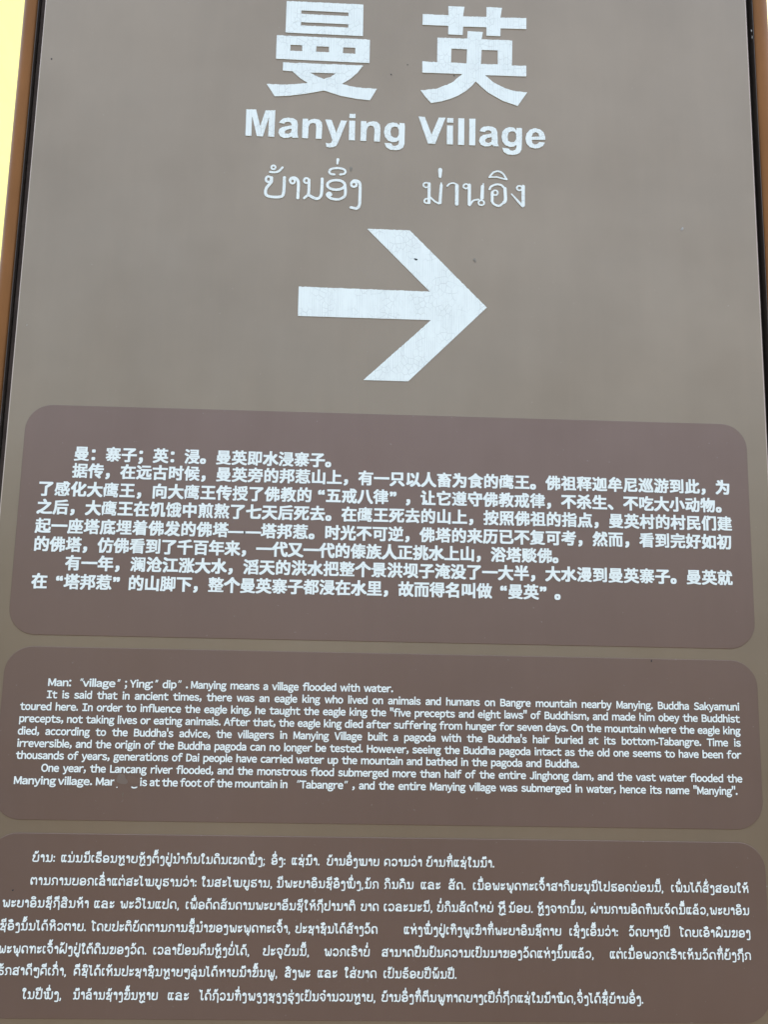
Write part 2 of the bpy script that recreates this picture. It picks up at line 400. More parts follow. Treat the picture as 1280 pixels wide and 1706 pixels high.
# ------------------------------------------------------------------ Lao letters as pen strokes (unit = letter height)
def O(cx, cy, rx=.1, ry=None, n=12):
    ry = rx if ry is None else ry
    return ('L', [(cx + rx * math.cos(a), cy + ry * math.sin(a)) for a in np.linspace(0, 2 * math.pi, n + 1)])
def S(*p): return ('S', list(p))
def L(*p): return ('L', list(p))
_W = lambda x0: [S((x0 + .2, .92), (x0 + .19, .5), (x0 + .22, .12), (x0 + .32, 0), (x0 + .42, .12), (x0 + .5, .62)), ]
LAO = {
 'ກ': (.78, [S((0, .0), (.13, .04), (.18, .25), (.17, .48), (.04, .66), (.06, .86), (.3, 1), (.62, .95), (.76, .7), (.77, 0))]),
 'ຂ': (.76, [O(.1, .84, .08), S((.18, .84), (.2, .98), (.36, .98), (.4, .78), (.3, .52), (.12, .22), (.02, .03)), S((.02, .02), (.35, .0), (.62, .04), (.75, .2), (.76, .98))]),
 'ຄ': (.78, [O(.2, .32, .1), S((.1, .3), (.02, .1), (.02, 0)), S((.02, .02), (.0, .5), (.08, .88), (.38, 1), (.68, .92), (.77, .65), (.78, 0))]),
 'ງ': (.5, [O(.12, .8, .11), S((.02, .85), (.14, 1), (.34, 1), (.48, .85), (.5, .5), (.5, -.2), (.4, -.38), (.1, -.38))]),
 'ຈ': (.74, [S((.0, .78), (.12, .97), (.4, 1), (.66, .88), (.73, .5), (.64, .1), (.44, 0), (.3, .1), (.26, .38)), O(.16, .42, .09)]),
 'ຊ': (.8, [O(.1, .84, .08), S((.18, .84), (.2, .98), (.36, .97), (.4, .75), (.28, .45), (.08, .12), (.12, 0), (.34, .02), (.52, .0)), S((.79, .96), (.74, .62), (.56, .48), (.34, .46)), S((.66, .52), (.68, .2), (.68, -.32))]),
 'ຍ': (.78, [O(.12, .86, .1), S((.2, .93), (.24, .78), (.06, .6), (.03, .5)), S((.22, .56), (.06, .48), (.0, .25), (.1, .04), (.38, 0), (.68, .04), (.77, .25), (.78, 1))]),
 'ດ': (.78, [S((.14, .36), (.22, .14), (.12, 0), (.01, .14), (.0, .55), (.1, .9), (.4, 1), (.68, .92), (.77, .62), (.78, 0))]),
 'ຕ': (.8, [S((.14, .36), (.22, .14), (.12, 0), (.01, .14), (.0, .6), (.07, .93), (.22, 1), (.4, .8), (.57, 1), (.73, .93), (.8, .62), (.8, 0))]),
 'ຖ': (.76, [S((0, .0), (.14, .05), (.18, .26), (.17, .5), (.05, .62), (.03, .82), (.18, .92)), S((.05, .82), (.2, 1), (.5, 1), (.7, .9), (.76, .65), (.76, -.35))]),
 'ທ': (.8, [O(.1, .88, .1), S((.2, .92), (.22, .6), (.22, 0)), S((.22, .1), (.34, .68), (.46, .95), (.62, 1), (.76, .88), (.8, .6), (.8, 0))]),
 'ນ': (.8, [O(.12, .87, .11), L((.24, .9), (.22, .15)), S((.24, .2), (.14, .03), (.0, .0)), S((.22, .14), (.36, .03), (.55, -.01), (.74, .08), (.8, .35), (.8, 1))]),
 'ບ': (.78, [O(.13, .87, .11), S((.25, .92), (.2, .66), (.04, .4), (.0, .18), (.12, .02), (.4, 0), (.68, .03), (.77, .25), (.78, 1))]),
 'ປ': (.78, [O(.13, .87, .11), S((.25, .92), (.2, .66), (.04, .4), (.0, .18), (.12, .02), (.4, 0), (.68, .03), (.77, .25), (.78, 1.42))]),
 'ຜ': (.92, [O(.14, .3, .09), S((.22, .93), (.04, .72), (.0, .4), (.02, 0)), S((.02, .05), (.2, .1), (.36, .42), (.44, .55)), S((.44, .55), (.6, .12), (.74, 0), (.88, .12), (.92, .4), (.92, 1))]),
 'ຝ': (.92, [O(.14, .3, .09), S((.22, .93), (.04, .72), (.0, .4), (.02, 0)), S((.02, .05), (.2, .1), (.36, .42), (.44, .55)), S((.44, .55), (.6, .12), (.74, 0), (.88, .12), (.92, .4), (.92, 1.42))]),
 'ພ': (.96, [O(.12, .87, .1), S((.23, .93), (.2, .55), (.2, .15), (.3, .0), (.42, .05), (.54, .34), (.56, .62)), S((.56, .62), (.6, .2), (.72, 0), (.88, .06), (.95, .35), (.96, 1))]),
 'ຟ': (.96, [O(.12, .87, .1), S((.23, .93), (.2, .55), (.2, .15), (.3, .0), (.42, .05), (.54, .34), (.56, .62)), S((.56, .62), (.6, .2), (.72, 0), (.88, .06), (.95, .35), (.96, 1.42))]),
 'ມ': (.84, [O(.16, .87, .11), L((.28, .9), (.26, .2)), S((.27, .25), (.18, .06), (.0, .0)), L((.02, 0), (.6, .0)), S((.5, 0), (.76, .05), (.84, .3), (.84, 1))]),
 'ຢ': (.78, [O(.12, .86, .1), S((.2, .93), (.24, .78), (.06, .6), (.03, .5)), S((.22, .56), (.06, .48), (.0, .25), (.1, .04), (.38, 0), (.68, .04), (.77, .25), (.78, 1.42))]),
 'ລ': (.8, [S((.03, .8), (.2, .98), (.45, 1), (.66, .88), (.72, .6), (.7, .2), (.78, .0)), S((.7, .5), (.4, .6), (.12, .48), (.0, .2), (.08, .02), (.2, .04), (.25, .2), (.14, .28)), L((.2, .03), (.76, .0))]),
 'ວ': (.72, [S((.02, .78), (.16, .96), (.4, 1), (.64, .88), (.72, .5), (.62, .12), (.36, 0), (.12, .04), (.04, .18), (.14, .3), (.24, .2))]),
 'ສ': (.82, [S((.03, .8), (.2, .98), (.45, 1), (.66, .88), (.72, .6), (.72, .0)), S((.72, .5), (.4, .58), (.12, .48), (.0, .2), (.08, .02), (.2, .04), (.25, .2), (.14, .28)), L((.2, .03), (.72, .0)), S((.6, .88), (.74, .98), (.86, 1.14))]),
 'ຫ': (.84, [O(.1, .88, .1), S((.2, .92), (.22, .6), (.22, 0)), S((.22, .1), (.34, .5), (.46, .68), (.62, .78), (.78, .98)), O(.7, .92, .09), S((.48, .7), (.7, .66), (.8, .45), (.82, 0))]),
 'ອ': (.78, [O(.38, .72, .37, .27, 18), S((.75, .72), (.78, .4), (.7, .1), (.42, 0), (.12, .03), (.0, .2), (.1, .34), (.22, .24))]),
 'ຮ': (.76, [S((.74, 1.1), (.66, .98), (.4, 1), (.12, .95), (.04, .76), (.14, .62), (.44, .62), (.7, .5), (.74, .2), (.6, .02), (.34, .0), (.08, .06), (.04, .24), (.16, .32), (.26, .22))]),
 'ໜ': (1.2, [O(.1, .88, .1), S((.2, .92), (.22, .5), (.22, .12), (.36, 0), (.5, .1), (.6, .5), (.62, .95)), O(.54, .9, .08), L((.62, .95), (.64, .12)), S((.5, .0), (.66, .12), (.8, .0), (1.0, .0), (1.16, .12), (1.2, .4), (1.2, 1))]),
 'ໝ': (1.2, [O(.1, .88, .1), S((.2, .92), (.22, .5), (.22, .12), (.36, 0), (.5, .1), (.6, .5), (.62, .95)), O(.54, .9, .08), L((.62, .95), (.64, .12)), L((.44, .0), (1.0, 0)), S((.95, 0), (1.16, .06), (1.2, .35), (1.2, 1))]),
 'ຽ': (.62, [S((.02, .76), (.16, .96), (.42, 1), (.46, .8), (.3, .62), (.16, .55)), S((.2, .56), (.5, .56), (.62, .4), (.62, -.2), (.5, -.38), (.22, -.38), (.14, -.22))]),
 'ໆ': (.72, [O(.12, .72, .1), S((.02, .74), (.06, .95), (.24, 1), (.34, .85), (.36, .6)), S((.34, .8), (.46, 1), (.62, .98), (.72, .8), (.72, -.2), (.6, -.38), (.3, -.38), (.2, -.25))]),
 'ະ': (.5, [O(.1, .8, .08), S((.02, .62), (.22, .62), (.4, .72), (.5, .92)), O(.1, .25, .08), S((.02, .06), (.22, .06), (.4, .16), (.5, .36))]),
 'າ': (.42, [O(.11, .8, .1), S((.01, .84), (.12, 1), (.3, 1), (.41, .84), (.42, .5), (.42, 0))]),
 'ເ': (.26, [S((.24, .96), (.06, .98), (.0, .8), (.0, .2), (.08, .02), (.22, .02), (.24, .16))]),
 'ແ': (.62, [S((.24, .96), (.06, .98), (.0, .8), (.0, .2), (.08, .02), (.22, .02), (.24, .16)), S((.62, .96), (.44, .98), (.38, .8), (.38, .2), (.46, .02), (.6, .02), (.62, .16))]),
 'ໂ': (.42, [O(-.02, 1.42, .06), S((-.08, 1.3), (.1, 1.3), (.32, 1.22), (.44, 1.14)), S((.1, 1.3), (.1, .9), (.1, .2), (.18, .02), (.32, .02), (.34, .16))]),
 'ໃ': (.42, [O(.06, 1.22, .08), S((-.02, 1.24), (.02, 1.42), (.2, 1.5), (.36, 1.4), (.34, 1.18), (.2, 1.0), (.14, .7), (.14, .2), (.22, .02), (.36, .02), (.38, .16))]),
 'ໄ': (.4, [L((-.14, 1.46), (-.04, 1.22)), S((-.04, 1.22), (.06, 1.36), (.2, 1.38)), S((.16, 1.4), (.14, .9), (.14, .2), (.22, .02), (.36, .02), (.38, .16))]),
 '.': (.12, [L((.06, .02), (.06, .04))]), ',': (.14, [S((.07, .04), (.1, -.08), (.02, -.24))]),
 ':': (.12, [L((.06, .08), (.06, .1)), L((.06, .72), (.06, .74))]), ';': (.14, [L((.07, .72), (.07, .74)), S((.07, .04), (.1, -.08), (.02, -.24))]),
}
UP = {
 'ິ': [S((-.24, 1.26), (-.27, 1.42), (-.1, 1.54), (.12, 1.54), (.28, 1.42), (.26, 1.26)), L((-.24, 1.27), (.26, 1.27))],
 'ີ': [S((-.24, 1.26), (-.27, 1.42), (-.1, 1.54), (.12, 1.54), (.28, 1.42), (.28, 1.26)), L((-.24, 1.27), (.26, 1.27)), L((.3, 1.26), (.3, 1.68))],
 'ຶ': [S((-.24, 1.26), (-.27, 1.42), (-.1, 1.54), (.12, 1.54), (.28, 1.42), (.26, 1.26)), L((-.24, 1.27), (.26, 1.27)), O(.16, 1.38, .08)],
 'ື': [S((-.24, 1.26), (-.27, 1.42), (-.1, 1.54), (.12, 1.54), (.28, 1.42), (.28, 1.26)), L((-.24, 1.27), (.26, 1.27)), O(.1, 1.4, .07), L((.3, 1.26), (.3, 1.68))],
 'ັ': [O(-.1, 1.5, .08), S((-.24, 1.28), (0, 1.26), (.16, 1.4), (.27, 1.6))],
 'ົ': [S((.0, 1.36), (-.12, 1.36), (-.16, 1.46), (0, 1.54), (.16, 1.46), (.22, 1.3), (.0, 1.24), (-.28, 1.28), (-.34, 1.42))],
 'ໍ': [O(.02, 1.42, .12)],
}
TONE = {'່': [L((.04, 1.3), (.04, 1.56))], '້': [O(-.08, 1.46, .07), S((-.2, 1.28), (.02, 1.27), (.16, 1.38), (.24, 1.58))]}
DOWN = {'ຸ': [O(.02, -.28, .08), L((.14, -.22), (.14, -.5))], 'ູ': [O(-.12, -.24, .07), S((-.06, -.2), (-.02, -.44), (.1, -.52), (.2, -.42), (.22, -.16))],
        'ຼ': [S((-.38, -.2), (-.3, -.42), (-.12, -.42), (.0, -.28), (.12, -.24), (.16, -.38), (.02, -.42), (-.08, -.5)), S((.16, -.36), (.36, -.36))]}
GAP, TALL = .36, set('ປຝຟຢ')
def lao_run(t):
    """pen strokes of a run of Lao text, unit scale, pen starts at x = 0"""
    out = []; x = 0; w = .5; upper = False; prev = ''
    def add(strk, ox, oy, r):
        for k, pts in strk:
            q = [(a + ox, b + oy) for a, b in pts]
            out.append((smooth_pts(q, 4) if k == 'S' else q, r, r))
    for ch in t:
        if ch in LAO:
            if ch == 'າ' and prev == 'ຳ': pass
            x += (w + GAP) if prev else 0
            if ch in '.,;:' and prev: x -= .08
            w, st = LAO[ch]; upper = False; base = ch; add(st, x, 0, .106 if ch not in '.:' else .14)
        elif ch == 'ຳ':
            add(UP['ໍ'], x + w * .8, 0, .09); mark = (x + w * .8)
            x += w + GAP; w, st = LAO['າ']; upper = True; base = ch; add(st, x, 0, .106)
            tonex = mark
        elif ch in UP:
            cx = x + w * (.5 if base not in TALL else .3); add(UP[ch], cx, 0, .10); upper = True
        elif ch in TONE:
            cx = x + w * (.55 if base not in TALL else .3); add(TONE[ch], cx, .42 if upper else 0, .10)
        elif ch in DOWN: add(DOWN[ch], x + w * .6, 0, .10)
        prev = ch
    return out, x + w

